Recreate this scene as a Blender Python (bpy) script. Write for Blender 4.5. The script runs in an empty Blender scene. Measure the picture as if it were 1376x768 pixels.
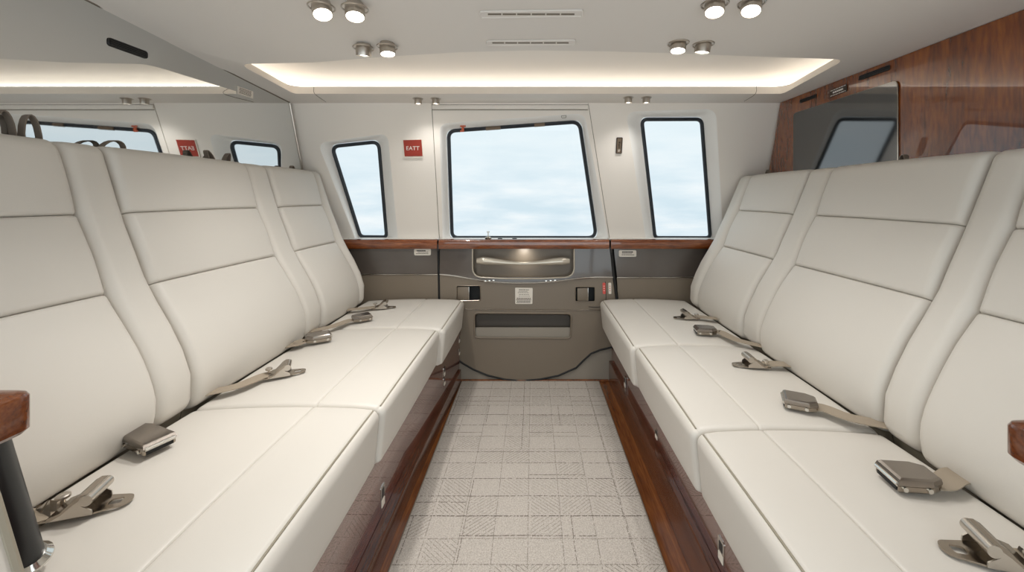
import bpy, bmesh, math, random
from mathutils import Vector, Matrix
random.seed(7)
col = bpy.context.scene.collection
PI = math.pi
F, VX, VY, CZ = 545.0, 716.0, 265.0, 1.046      # focal length (px), principal point (px), eye height (m)

# ------------------------------------------------------------------ coordinates
def C(px, py, Y): return Vector(((px-VX)*Y/F, Y, CZ-(py-VY)*Y/F))
def Hh(px, py, h):                                # point on the level plane h above the eye
    Y = -F*h/(py-VY); return Vector(((px-VX)*Y/F, Y, CZ+h))
WA, WB = 2.298, -0.340                            # upper wall leans in: Y = WA + WB*h
def W(px, py, off=0.0):
    k = (py-VY)/F; return C(px, py, (WA+off)/(1+WB*k))
LA, LB = 2.356, 0.0536
def L(px, py, off=0.0):
    k = (py-VY)/F; return C(px, py, (LA+off)/(1+LB*k))
def X(px, py, x):                                 # point on the plane x = const
    return C(px, py, F*x/(px-VX))

# ------------------------------------------------------------------ objects
ORG = {}
def obj(name, bm, mat, parent=None, smooth=True, angle=35):
    me = bpy.data.meshes.new(name)
    bmesh.ops.recalc_face_normals(bm, faces=bm.faces[:])
    o = bpy.data.objects.new(name, me)
    org = ORG.get(parent.name, Vector((0,0,0))) if parent else Vector((0,0,0))
    if parent is None and len(bm.verts):
        xs=[v.co.x for v in bm.verts]; ys=[v.co.y for v in bm.verts]; zs=[v.co.z for v in bm.verts]
        org = Vector(((min(xs)+max(xs))/2,(min(ys)+max(ys))/2,min(zs)))
        o.location = org
    for v in bm.verts: v.co -= org
    bm.to_mesh(me); bm.free()
    me.materials.append(mat)
    if smooth:
        me.polygons.foreach_set('use_smooth', [True]*len(me.polygons))
        try: me.set_sharp_from_angle(angle=math.radians(angle))
        except Exception: pass
    col.objects.link(o)
    if parent: o.parent = parent
    ORG[o.name] = org
    return o
def thing(name, label, cat, loc, group=None):
    o = bpy.data.objects.new(name, None); o.empty_display_size = .05
    col.objects.link(o); o.location = loc; o['label'] = label; o['category'] = cat
    if group: o['group'] = group
    ORG[o.name] = Vector(loc); return o
def tag(o, label, cat, group=None):
    o['label'] = label; o['category'] = cat
    if group: o['group'] = group
    return o
def struct(o, label=None, cat=None):
    o['kind'] = 'structure'
    if label: o['label'] = label
    if cat: o['category'] = cat
    return o

# ------------------------------------------------------------------ mesh tools
def rpoly(pts, r, seg=6):
    n = len(pts); out = []
    rs = r if isinstance(r, (list, tuple)) else [r]*n
    for i in range(n):
        p = Vector(pts[i]); a = Vector(pts[i-1])-p; b = Vector(pts[(i+1)%n])-p
        rr = rs[i]
        if rr <= 0: out.append(tuple(p)); continue
        la, lb = a.length, b.length; a.normalize(); b.normalize()
        ang = a.angle(b); d = min(rr/math.tan(ang/2), la*.48, lb*.48)
        p0, p1 = p+a*d, p+b*d
        for k in range(seg+1):
            t = k/seg
            q = p0*(1-t)**2 + p*2*t*(1-t) + p1*t*t
            out.append(tuple(q))
    return out
def loop_edges(bm, pts):
    vs = [bm.verts.new(p) for p in pts]
    return vs, [bm.edges.new((vs[i], vs[(i+1)%len(vs)])) for i in range(len(vs))]
def plate(outer, holes=(), d=(0,0,0), bm=None):
    b = bmesh.new(); es = []
    for lp in [outer]+list(holes): es += loop_edges(b, lp)[1]
    n = Vector((0,0,0)); P = [Vector(p) for p in outer]
    for i in range(len(P)): n += P[i-1].cross(P[i])
    r = bmesh.ops.triangle_fill(b, edges=es, use_beauty=True, normal=n.normalized())
    fs = b.faces[:]
    d = Vector(d)
    if d.length > 0:
        e = bmesh.ops.extrude_face_region(b, geom=fs)
        vs = [g for g in e['geom'] if isinstance(g, bmesh.types.BMVert)]
        for v in vs: v.co += d
    if bm is None: return b
    join(bm, b); return bm
def join(bm, b):
    m = {}
    for v in b.verts: m[v] = bm.verts.new(v.co)
    for f in b.faces:
        try: bm.faces.new([m[v] for v in f.verts])
        except ValueError: pass
    b.free()
def loft(rings, cap0=False, cap1=False, bm=None, closed=True):
    b = bm or bmesh.new(); R = [[b.verts.new(p) for p in r] for r in rings]
    n = len(R[0])
    for i in range(len(R)-1):
        for j in range(n if closed else n-1):
            b.faces.new((R[i][j], R[i][(j+1)%n], R[i+1][(j+1)%n], R[i+1][j]))
    if cap0: b.faces.new(R[0][::-1])
    if cap1: b.faces.new(R[-1])
    return b
def tube(path, r, closed=False, seg=8, bm=None, flat=None, cap=True):
    """round tube; flat=(w,t,side) sweeps a ribbon instead"""
    P = [Vector(p) for p in path]; n = len(P); rings = []
    T = []
    for i in range(n):
        a = P[i-1] if (closed or i>0) else P[i]
        c = P[(i+1)%n] if (closed or i<n-1) else P[i]
        T.append((c-a).normalized())
    up = Vector((0,0,1)) if abs(T[0].z) < .9 else Vector((0,1,0))
    u = (up - T[0]*up.dot(T[0])).normalized()
    for i in range(n):
        u = u - T[i]*u.dot(T[i]); u.normalize(); v = T[i].cross(u)
        rr = r[i] if isinstance(r,(list,tuple)) else r
        if flat:
            w, t, side = flat; s = Vector(side); s = (s-T[i]*s.dot(T[i])).normalized(); nn = T[i].cross(s)
            rings.append([P[i]+s*w/2+nn*t/2, P[i]-s*w/2+nn*t/2, P[i]-s*w/2-nn*t/2, P[i]+s*w/2-nn*t/2])
        else:
            rings.append([P[i]+(u*math.cos(2*PI*k/seg)+v*math.sin(2*PI*k/seg))*rr for k in range(seg)])
    if closed: rings.append(rings[0])
    b = loft(rings, cap and not closed, cap and not closed, bm)
    if closed: bmesh.ops.remove_doubles(b, verts=b.verts[:], dist=1e-6)
    return b
def box(c, s, bev=0, bm=None, rot=None, seg=2):
    b = bmesh.new(); bmesh.ops.create_cube(b, size=1)
    for v in b.verts: v.co = Vector((v.co.x*s[0], v.co.y*s[1], v.co.z*s[2]))
    if bev: bmesh.ops.bevel(b, geom=b.edges[:], offset=bev, segments=seg, profile=.6, affect='EDGES')
    M = Matrix.Translation(Vector(c)) @ (rot.to_4x4() if rot else Matrix.Identity(4))
    for v in b.verts: v.co = M @ v.co
    if bm is None: return b
    join(bm, b); return bm
def lathe(prof, M=Matrix.Identity(4), seg=24, bm=None, cap0=True, cap1=True):
    rings = [[M @ Vector((r*math.cos(2*PI*k/seg), r*math.sin(2*PI*k/seg), z)) for k in range(seg)] for r, z in prof]
    return loft(rings, cap0, cap1, bm)
def spline(pts, n):
    P = [Vector(p) for p in pts]; P = [P[0]*2-P[1]]+P+[P[-1]*2-P[-2]]; out = []
    m = len(P)-3
    for i in range(m):
        a,b,c,d = P[i:i+4]
        for k in range(n):
            t = k/n
            out.append(.5*((2*b)+(c-a)*t+(2*a-5*b+4*c-d)*t*t+(3*b-a-3*c+d)*t**3))
    out.append(P[-2]); return out
def text_bm(s, size, origin, ux, uy, depth=.0006):
    cu = bpy.data.curves.new('lettering', 'FONT'); cu.body = s; cu.size = size; cu.align_x = 'CENTER'; cu.align_y = 'CENTER'
    cu.extrude = 0; cu.resolution_u = 3
    o = bpy.data.objects.new('lettering', cu); col.objects.link(o)
    dg = bpy.context.evaluated_depsgraph_get(); dg.update()
    me = bpy.data.meshes.new_from_object(o.evaluated_get(dg))
    b = bmesh.new(); b.from_mesh(me); bpy.data.objects.remove(o); bpy.data.meshes.remove(me); bpy.data.curves.remove(cu)
    ux = Vector(ux).normalized(); uy = Vector(uy).normalized(); nz = ux.cross(uy)
    e = bmesh.ops.extrude_face_region(b, geom=b.faces[:])
    for g in e['geom']:
        if isinstance(g, bmesh.types.BMVert): g.co.z += depth
    for v in b.verts: v.co = Vector(origin)+ux*v.co.x+uy*v.co.y+nz*v.co.z
    return b

# ------------------------------------------------------------------ materials
def S(c): return tuple((v/255/12.92 if v/255 <= .04045 else ((v/255+.055)/1.055)**2.4) for v in c)+(1,)
def mat(name, rgb, rough=.5, metal=0, coat=0, bump=0, bscale=300, ior=1.5, var=0, emit=None, coat_rough=.03, lin=False):
    m = bpy.data.materials.new(name); m.use_nodes = True; nt = m.node_tree; b = nt.nodes['Principled BSDF']
    c = rgb if lin else S(rgb)
    b.inputs['Base Color'].default_value = c; b.inputs['Roughness'].default_value = rough
    b.inputs['Metallic'].default_value = metal; b.inputs['IOR'].default_value = ior
    b.inputs['Coat Weight'].default_value = coat; b.inputs['Coat Roughness'].default_value = coat_rough
    if emit: b.inputs['Emission Color'].default_value = S(emit[0]); b.inputs['Emission Strength'].default_value = emit[1]
    tc = nt.nodes.new('ShaderNodeTexCoord')
    if var:
        n = nt.nodes.new('ShaderNodeTexNoise'); n.inputs['Scale'].default_value = 6; n.inputs['Detail'].default_value = 5
        nt.links.new(tc.outputs['Object'], n.inputs['Vector'])
        r = nt.nodes.new('ShaderNodeMixRGB'); r.inputs[1].default_value = tuple(v*(1-var) for v in c[:3])+(1,)
        r.inputs[2].default_value = tuple(min(1,v*(1+var)) for v in c[:3])+(1,)
        nt.links.new(n.outputs['Fac'], r.inputs[0]); nt.links.new(r.outputs[0], b.inputs['Base Color'])
    if bump:
        n = nt.nodes.new('ShaderNodeTexNoise'); n.inputs['Scale'].default_value = bscale; n.inputs['Detail'].default_value = 4
        nt.links.new(tc.outputs['Object'], n.inputs['Vector'])
        bp = nt.nodes.new('ShaderNodeBump'); bp.inputs['Strength'].default_value = bump; bp.inputs['Distance'].default_value = .002
        nt.links.new(n.outputs['Fac'], bp.inputs['Height']); nt.links.new(bp.outputs[0], b.inputs['Normal'])
    return m
def wood(name, dark, mid, light, stretch, rough=.25, coat=1, cior=1.6, crough=.02):
    m = bpy.data.materials.new(name); m.use_nodes = True; nt = m.node_tree; b = nt.nodes['Principled BSDF']
    tc = nt.nodes.new('ShaderNodeTexCoord'); mp = nt.nodes.new('ShaderNodeMapping'); mp.inputs['Scale'].default_value = stretch
    nt.links.new(tc.outputs['Object'], mp.inputs[0])
    n1 = nt.nodes.new('ShaderNodeTexNoise'); n1.inputs['Scale'].default_value = 3.5; n1.inputs['Detail'].default_value = 8; n1.inputs['Distortion'].default_value = .9; n1.inputs['Roughness'].default_value = .62
    n2 = nt.nodes.new('ShaderNodeTexNoise'); n2.inputs['Scale'].default_value = 26; n2.inputs['Detail'].default_value = 6; n2.inputs['Distortion'].default_value = .3
    for n in (n1, n2): nt.links.new(mp.outputs[0], n.inputs['Vector'])
    ad = nt.nodes.new('ShaderNodeMixRGB'); ad.inputs[0].default_value = .4
    nt.links.new(n1.outputs['Fac'], ad.inputs[1]); nt.links.new(n2.outputs['Fac'], ad.inputs[2])
    cr = nt.nodes.new('ShaderNodeValToRGB'); e = cr.color_ramp.elements
    e[0].position = .34; e[0].color = S(dark); e[1].position = .66; e[1].color = S(light)
    k = e.new(.5); k.color = S(mid)
    nt.links.new(ad.outputs[0], cr.inputs[0]); nt.links.new(cr.outputs[0], b.inputs['Base Color'])
    b.inputs['Roughness'].default_value = rough; b.inputs['Coat Weight'].default_value = coat
    b.inputs['Coat IOR'].default_value = cior; b.inputs['Coat Roughness'].default_value = crough
    return m
M = {}
M['leather'] = mat('cream_leather', (211,205,196), .46, bump=.05, bscale=420, var=.012)
M['piping'] = mat('leather_piping', (150,141,124), .5)
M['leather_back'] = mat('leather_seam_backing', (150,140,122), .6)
M['ceiling'] = mat('ceiling_lining', (224,218,211), .6, bump=.03, bscale=150)
M['wall'] = mat('cream_wall_lining', (240,233,224), .55, bump=.03, bscale=150)
M['reveal'] = mat('window_reveal_white', (242,240,236), .45)
M['seal'] = mat('black_rubber', (30,36,44), .45)
M['black'] = mat('black_gap', (10,10,10), .6)
M['taupe'] = mat('taupe_plastic', (124,112,97), .42, bump=.02, bscale=500)
M['taupe_light'] = mat('light_taupe_lining', (150,142,130), .6)
M['taupe_dark'] = mat('gloss_grey_brown', (84,76,70), .2, coat=.8, coat_rough=.06)
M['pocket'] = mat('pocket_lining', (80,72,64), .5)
M['chrome'] = mat('chrome', (215,212,206), .12, 1)
M['nickel'] = mat('brushed_nickel', (196,188,178), .3, 1)
M['steel'] = mat('polished_steel', (160,150,138), .2, 1)
M['buckle'] = mat('buckle_metal', (150,142,134), .26, 1)
M['pearl'] = mat('pearl_handle', (205,197,182), .25, .5, bump=.2, bscale=60)
M['mirror'] = mat('mirror_glass', (220,222,222), .02, 1)
M['screen'] = mat('black_screen', (14,15,16), .06, ior=2.3)
M['strap'] = mat('taupe_webbing', (158,144,126), .7, bump=.3, bscale=900)
M['strap_dark'] = mat('brown_fabric', (120,108,96), .8, bump=.4, bscale=500)
M['placard'] = mat('placard_white', (228,220,208), .45)
M['print'] = mat('placard_print', (110,102,92), .6)
M['print_dark'] = mat('placard_print_dark', (58,52,46), .6)
M['print_white'] = mat('print_white', (235,228,220), .5)
M['red'] = mat('sign_red', (158,52,38), .45)
M['redtab'] = mat('red_tab', (214,84,74), .45)
M['orange'] = mat('orange_clip', (196,92,58), .45)
M['bronze'] = mat('bronze_plate', (120,104,88), .35, .6)
M['bronze_dark'] = mat('bronze_rim', (62,50,42), .4, .4)
M['dark'] = mat('dark_plastic', (34,32,31), .45)
M['post'] = mat('black_post', (22,25,28), .35)
M['lens'] = mat('lamp_lens', (255,255,255), .4, emit=((255,250,240), 9))
M['led'] = mat('led_strip', (255,255,255), .4, emit=((255,251,243), 3.4))
M['niche_lens'] = mat('niche_lamp', (255,255,255), .4, emit=((255,244,225), 8))
M['slot'] = mat('vent_slot', (122,112,98), .7)
M['wood_v'] = wood('walnut_gloss', (62,25,2), (122,58,7), (152,82,14), (3.2,3.2,.55), cior=1.6)
M['wood_rail'] = wood('mahogany_rail', (84,38,12), (126,64,24), (160,92,44), (.7,6,6))
M['wood_y'] = wood('mahogany_floor', (84,42,16), (124,70,32), (152,92,46), (8,.5,8), coat=.6)
M['wood_skirt'] = wood('mahogany_skirting', (58,28,14), (88,48,28), (106,60,36), (8,.5,8), coat=.6)
M['wood_base'] = wood('mahogany_gloss_base', (62,24,14), (96,42,26), (116,56,36), (4,.4,4), cior=2.2)
M['wood_cap'] = wood('mahogany_cap', (66,28,8), (102,50,18), (126,68,28), (1.2,8,8), cior=1.45)
def glass():
    m = bpy.data.materials.new('window_pane'); m.use_nodes = True; nt = m.node_tree; nt.nodes.remove(nt.nodes['Principled BSDF'])
    tr = nt.nodes.new('ShaderNodeBsdfTransparent'); tr.inputs[0].default_value = (.96,.98,.99,1)
    gl = nt.nodes.new('ShaderNodeBsdfGlossy'); gl.inputs['Roughness'].default_value = .01
    fr = nt.nodes.new('ShaderNodeFresnel'); fr.inputs[0].default_value = 1.3
    mx = nt.nodes.new('ShaderNodeMixShader'); ge = nt.nodes.new('ShaderNodeNewGeometry'); ml = nt.nodes.new('ShaderNodeMath'); ml.operation = 'MULTIPLY'
    inv = nt.nodes.new('ShaderNodeMath'); inv.operation = 'SUBTRACT'; inv.inputs[0].default_value = 1; nt.links.new(ge.outputs['Backfacing'], inv.inputs[1])
    nt.links.new(fr.outputs[0], ml.inputs[0]); nt.links.new(inv.outputs[0], ml.inputs[1]); nt.links.new(ml.outputs[0], mx.inputs[0])
    nt.links.new(tr.outputs[0], mx.inputs[1]); nt.links.new(gl.outputs[0], mx.inputs[2])
    nt.links.new(mx.outputs[0], nt.nodes['Material Output'].inputs[0]); return m
M['glass'] = glass()
def carpet_mat():
    m = bpy.data.materials.new('woven_carpet'); m.use_nodes = True; nt = m.node_tree; b = nt.nodes['Principled BSDF']; N = nt.nodes; K = nt.links.new
    def math_(op, a, c=None, d=None):
        n = N.new('ShaderNodeMath'); n.operation = op
        for i, v in enumerate((a, c, d)):
            if v is None: continue
            if isinstance(v, (int, float)): n.inputs[i].default_value = v
            else: K(v, n.inputs[i])
        return n.outputs[0]
    tc = N.new('ShaderNodeTexCoord')
    wob = N.new('ShaderNodeTexNoise'); wob.inputs['Scale'].default_value = 9; K(tc.outputs['Object'], wob.inputs['Vector'])
    wv = N.new('ShaderNodeVectorMath'); wv.operation = 'SCALE'; wv.inputs['Scale'].default_value = .005; K(wob.outputs['Color'], wv.inputs[0])
    av = N.new('ShaderNodeVectorMath'); av.operation = 'ADD'; K(tc.outputs['Object'], av.inputs[0]); K(wv.outputs[0], av.inputs[1])
    sp = N.new('ShaderNodeSeparateXYZ'); K(av.outputs[0], sp.inputs[0]); x, y = sp.outputs[0], sp.outputs[1]
    # irregular grid: two spacings per axis
    cx = math_('DIVIDE', x, .105); cy = math_('DIVIDE', y, .088)
    fx = math_('FRACT', cx); fy = math_('FRACT', cy)
    ix = math_('FLOOR', cx); iy = math_('FLOOR', cy)
    cmb = N.new('ShaderNodeCombineXYZ'); K(ix, cmb.inputs[0]); K(iy, cmb.inputs[1])
    wn = N.new('ShaderNodeTexWhiteNoise'); K(cmb.outputs[0], wn.inputs['Vector'])
    sc = N.new('ShaderNodeSeparateColor'); K(wn.outputs['Color'], sc.inputs[0])
    def line(f, w): return math_('LESS_THAN', f, w)
    gx = line(fx, .026); gy = line(fy, .04)
    dn = N.new('ShaderNodeTexNoise'); dn.inputs['Scale'].default_value = 170; dn.inputs['Detail'].default_value = 2; K(tc.outputs['Object'], dn.inputs['Vector'])
    dash = math_('GREATER_THAN', dn.outputs['Fac'], .45)
    rowp = N.new('ShaderNodeCombineXYZ'); K(iy, rowp.inputs[1]); rw = N.new('ShaderNodeTexWhiteNoise'); K(rowp.outputs[0], rw.inputs['Vector'])
    gyw = math_('MULTIPLY', gy, math_('MULTIPLY_ADD', rw.outputs['Value'], .7, .3))
    grid = math_('MULTIPLY', math_('MAXIMUM', math_('MULTIPLY', gx, .5), gyw), dash)
    dirn = math_('MULTIPLY_ADD', math_('GREATER_THAN', sc.outputs[0], .5), 2, -1)
    diag = math_('MULTIPLY_ADD', math_('MULTIPLY', x, dirn), 1.0, math_('MULTIPLY', y, 1.15))
    hat = math_('LESS_THAN', math_('FRACT', math_('DIVIDE', diag, .0175)), .19)
    has = math_('GREATER_THAN', sc.outputs[1], .38)
    inx = math_('MULTIPLY', math_('GREATER_THAN', fx, .1), math_('GREATER_THAN', fy, .1))
    hd = N.new('ShaderNodeTexNoise'); hd.inputs['Scale'].default_value = 120; K(tc.outputs['Object'], hd.inputs['Vector'])
    hat = math_('MULTIPLY', hat, math_('GREATER_THAN', hd.outputs['Fac'], .42))
    hatch = math_('MULTIPLY', math_('MULTIPLY', hat, has), math_('MULTIPLY', inx, math_('MULTIPLY_ADD', sc.outputs[2], .35, .25)))
    # second, fainter set of threads at other spacings; each run of cells keeps or drops it
    c2 = math_('DIVIDE', y, .137); g2 = math_('LESS_THAN', math_('FRACT', c2), .028)
    p2 = N.new('ShaderNodeCombineXYZ'); K(math_('FLOOR', c2), p2.inputs[1]); K(math_('FLOOR', math_('DIVIDE', x, .21)), p2.inputs[0]); w2 = N.new('ShaderNodeTexWhiteNoise'); K(p2.outputs[0], w2.inputs['Vector'])
    c3 = math_('DIVIDE', math_('ADD', x, .031), .171); g3 = math_('LESS_THAN', math_('FRACT', c3), .016)
    p3 = N.new('ShaderNodeCombineXYZ'); K(math_('FLOOR', c3), p3.inputs[0]); K(math_('FLOOR', math_('DIVIDE', y, .176)), p3.inputs[1]); w3 = N.new('ShaderNodeTexWhiteNoise'); K(p3.outputs[0], w3.inputs['Vector'])
    extra = math_('MULTIPLY', dash, math_('MAXIMUM', math_('MULTIPLY', g2, math_('GREATER_THAN', w2.outputs['Value'], .35)), math_('MULTIPLY', g3, math_('GREATER_THAN', w3.outputs['Value'], .4))))
    pat = math_('MAXIMUM', math_('MAXIMUM', grid, math_('MULTIPLY', extra, .75)), hatch)
    fn = N.new('ShaderNodeTexNoise'); fn.inputs['Scale'].default_value = 260; fn.inputs['Detail'].default_value = 2; K(tc.outputs['Object'], fn.inputs['Vector'])
    ln = N.new('ShaderNodeTexVoronoi'); ln.inputs['Scale'].default_value = 260; K(tc.outputs['Object'], ln.inputs['Vector'])
    base = N.new('ShaderNodeMixRGB'); base.inputs[1].default_value = S((136,127,118)); base.inputs[2].default_value = S((222,214,205)); K(fn.outputs['Fac'], base.inputs[0])
    mx = N.new('ShaderNodeMixRGB'); mx.inputs[2].default_value = S((92,82,72)); K(pat, mx.inputs[0]); K(base.outputs[0], mx.inputs[1])
    K(mx.outputs[0], b.inputs['Base Color']); b.inputs['Roughness'].default_value = .95; b.inputs['Specular IOR Level'].default_value = .1
    hgt = math_('SUBTRACT', math_('MULTIPLY', ln.outputs['Distance'], -.6), pat)
    bp = N.new('ShaderNodeBump'); bp.inputs['Strength'].default_value = .35; bp.inputs['Distance'].default_value = .003
    K(hgt, bp.inputs['Height']); K(bp.outputs[0], b.inputs['Normal'])
    return m
M['carpet'] = carpet_mat()

# ------------------------------------------------------------------ room shell
XL, XR = -1.262, 1.29           # mirror face, wood panel face
ZC = CZ+.495                    # ceiling underside
NEAR = -.35
# floor
bm = box(((XL+XR)/2, 1.0, -.02), (2.7, 2.8, .04)); struct(obj('floor', bm, M['wood_y'], smooth=False))
# ceiling with the cove opening
H = .495
def ceil_pt(px, py): return Hh(px, py, H)
arc = [(420,84),(520,76),(620,70),(716,67.5),(820,69),(920,72),(1020,76)]
ol = rpoly([(321,86)]+arc+[(1136,80),(1052,126),(395,126)], [4]+[0]*7+[4,26,26], 8)
ol = [ceil_pt(*p) for p in ol]
def offset(loop, d, z):          # outward positive
    n = len(loop); out = []
    area = sum(loop[i-1].x*loop[i].y-loop[i].x*loop[i-1].y for i in range(n))
    sgn = 1 if area > 0 else -1
    for i in range(n):
        t = (loop[(i+1)%n]-loop[i-1]); t.z = 0; t.normalize()
        out.append(Vector((loop[i].x+sgn*t.y*d, loop[i].y-sgn*t.x*d, z)))
    return out
def mirror_top(Y):               # the mirror's upper edge climbs towards the camera
    return CZ+.49+(2.12-Y)*.069
outer = []
ywall = WA+WB*H
for k in range(13): outer.append(Vector((-1.30+k*2.62/12, ywall+.01, ZC)))
for k in range(1,10): outer.append(Vector((1.32, ywall-k*(ywall-NEAR)/10, ZC)))
for k in range(12): outer.append(Vector((1.32-k*2.62/12, NEAR, ZC)))
for k in range(11):
    Y = NEAR+k*(ywall-NEAR)/10
    outer.append(Vector((-1.30, Y, mirror_top(Y)+.004)))
outer.pop()
outer[0].z = mirror_top(ywall)+.004
bm = plate(outer, [ol])
ce = struct(obj('ceiling', bm, M['ceiling'], angle=60))
# cove recess above the opening
rings = [ol, offset(ol,.003,ZC+.004), offset(ol,.010,ZC+.012), offset(ol,.022,ZC+.026), offset(ol,.030,ZC+.040), offset(ol,.034,ZC+.045),
         offset(ol,.05,ZC+.044), offset(ol,.085,ZC+.046), offset(ol,.10,ZC+.065), offset(ol,.085,ZC+.092), offset(ol,.05,ZC+.105), offset(ol,-.03,ZC+.115), offset(ol,-.10,ZC+.118)]
bm = loft(rings)
plate(rings[-1], bm=bm)
bmesh.ops.remove_doubles(bm, verts=bm.verts[:], dist=1e-5)
cv = struct(obj('trim_1', bm, M['wall'], angle=60), 'curved cream lip and recess of the lit ceiling cove')
# led strip behind the lip: left side, far side, right side
path = offset(ol, .086, ZC+.0535)
idx = [i for i, p in enumerate(path) if p.y > 1.56 or abs(p.x) > 1.1]
i0 = max(i for i in range(len(path)) if path[i].y < 1.5 and path[i].x > 1.0)
seq = path[i0+1:]+path[:1]
led = tag(obj('cove_light_strip', tube(seq, .007, seg=8), M['led']), 'long bright light strip glowing behind the lip of the ceiling recess', 'light strip')
# short joint lines in the lip
for nm, (a, b, c) in (('l', ((422,112),(423,122),(438,137))), ('r', ((1016,110),(1015,122),(1000,136)))):
    bm = tube(spline([Hh(a[0],a[1]+5,.535)+Vector((0,-.002,0)), Hh(b[0],b[1]+4,.4955), Hh(c[0],c[1],.4945)], 5), .0011, seg=5)
    o = struct(obj('trim_2', bm, M['slot']), 'fine joint line across the cove lip')

# ------------------------------------------------------------------ upper side wall with windows
TOPY = 139
def wpts(pl, off=0): return [W(x, y, off) for x, y in pl]
win = {
 1: dict(rev=[(427,192),(521,179),(535,322.5),(478,322.5)], rr=[10,12,5,4], gas=[(444,194),(510,187),(521,321),(484,321)], gr=[9,11,5,8], d=.05),
 2: dict(rev=[(590.5,166),(785.5,152),(818,322.5),(595,322.5)], rr=[13,14,5,5], gas=[(600,174),(781,161),(804,321),(605,321)], gr=[11,13,11,9], d=.035),
 3: dict(rev=[(841,150),(962,146),(972,322.5),(868,322.5)], rr=[13,15,5,5], gas=[(860.5,157.5),(944,157),(956,322),(879,322)], gr=[8,9,6,6], d=.04)}
for w in win.values():
    w['revp'] = rpoly(w['rev'], w['rr'], 10); w['gasp'] = rpoly(w['gas'], w['gr'], 10)
seamL = [(580,139.5),(590.5,322.5)]; seamR = [(790.5,139.5),(819.5,322.5)]
g = .45
Ytop = 138.0
# left, door, right lining panels (thick plates with an opening)
farL = [( -1.30, None)]
def wall_xy(x, h, off=0): return Vector((x, WA+off+WB*h, CZ+h))
ht, hb = .497, -.2475
polyL = [wall_xy(-1.30, ht), W(seamL[0][0]-g, Ytop), W(seamL[1][0]-g, 322.5), wall_xy(-1.30, hb)]
polyR = [W(seamR[0][0]+g, Ytop), wall_xy(1.32, ht), wall_xy(1.32, hb), W(seamR[1][0]+g, 322.5)]
polyD = [W(seamL[0][0]+g, Ytop), W(seamR[0][0]-g, Ytop), W(seamR[1][0]-g, 322.5), W(seamL[1][0]+g, 322.5)]
D = (0,.012,0)
wl = struct(obj('wall_back', plate(polyL, [wpts(win[1]['revp'])], D), M['wall']))
wr = struct(obj('wall_back', plate(polyR, [wpts(win[3]['revp'])], D), M['wall']))
door = struct(obj('door_1', plate(polyD, [wpts(win[2]['revp'])], D), M['wall']), 'wide cabin door with a large window opposite the camera', 'door')
# dark backing only behind the two joints, so that they read as gaps
for s in (seamL, seamR):
    bm = tube([W(s[0][0], s[0][1], .010), W(s[1][0], s[1][1], .010)], .006, seg=6)
    obj('joint_gasket', bm, M['taupe_light'], door)
# narrow header rail above the door window
bm = box(((W(580,144,0).x+W(790,144,0).x)/2, W(684,144,-.004).y, W(684,144).z), (W(790,144).x-W(580,144).x-.006, .008, .022), .003)
obj('header_rail', bm, M['wall'], door)
for yy in (140.8, 147.6): obj('header_line', tube([W(581,yy,-.0045 if yy > 145 else -.001), W(790,yy,-.0045 if yy > 145 else -.001)], .0016, seg=6), M['slot'], door)
def window(n, d):
    w = win[n]; rp, gp = w['revp'], w['gasp']
    rings = []
    K = 8
    for k in range(K+1):
        t = k/K
        s = t*t*(3-2*t)
        q = [(rp[i][0]*(1-t)+gp[i][0]*t, rp[i][1]*(1-t)+gp[i][1]*t) for i in range(len(rp))]
        dd = d*(s*.65+t*.35)
        rings.append(wpts(q, dd))
    par = None
    fr = obj('window_%d' % n, loft(rings), M['reveal'], angle=60)
    struct(fr, {1:'narrow tilted window left of the door', 2:'large door window in the middle of the back wall', 3:'tall narrow window right of the door'}[n], 'window')
    cen = (sum(p[0] for p in gp)/len(gp), sum(p[1] for p in gp)/len(gp))
    mid = [(p[0]+(cen[0]-p[0])*(3.2/max(1,math.hypot(p[0]-cen[0],p[1]-cen[1]))), p[1]+(cen[1]-p[1])*(3.2/max(1,math.hypot(p[0]-cen[0],p[1]-cen[1])))) for p in gp]
    obj('window_seal', tube(wpts(mid, d), .0105, closed=True, seg=8), M['seal'], fr)
    pane = plate(wpts(gp, d+.012), (), (0,.004,0))
    obj('pane', pane, M['glass'], fr, smooth=False)
    return fr
w1 = window(1, .05); w2 = window(2, .035); w3 = window(3, .04)
# window 2 extras
for a, b in ((653,672.5),(718,732)):
    f = lambda x: 173.6-(x-600)*(13.1/181)+3.0
    bm = tube([W(a, f(a), .028), W(b, f(b), .028)], .0105, seg=8); obj('seal_clip', bm, M['bronze'], w2)
bm = bmesh.new()
box(W(622,169.5,.018), (.030,.006,.008), .002, bm); box(W(622,173,.016), (.014,.010,.018), .003, bm); box(W(621,176,.012), (.022,.008,.010), .003, bm)
obj('orange_latch', bm, M['orange'], w2)
bm = tube(wpts(rpoly([(754,155.6),(761,155.0),(760.5,158.0),(755,158.4)], .8, 3), -.001), .0012, closed=True, seg=5); obj('embossed_mark', bm, M['slot'], door)
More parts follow.
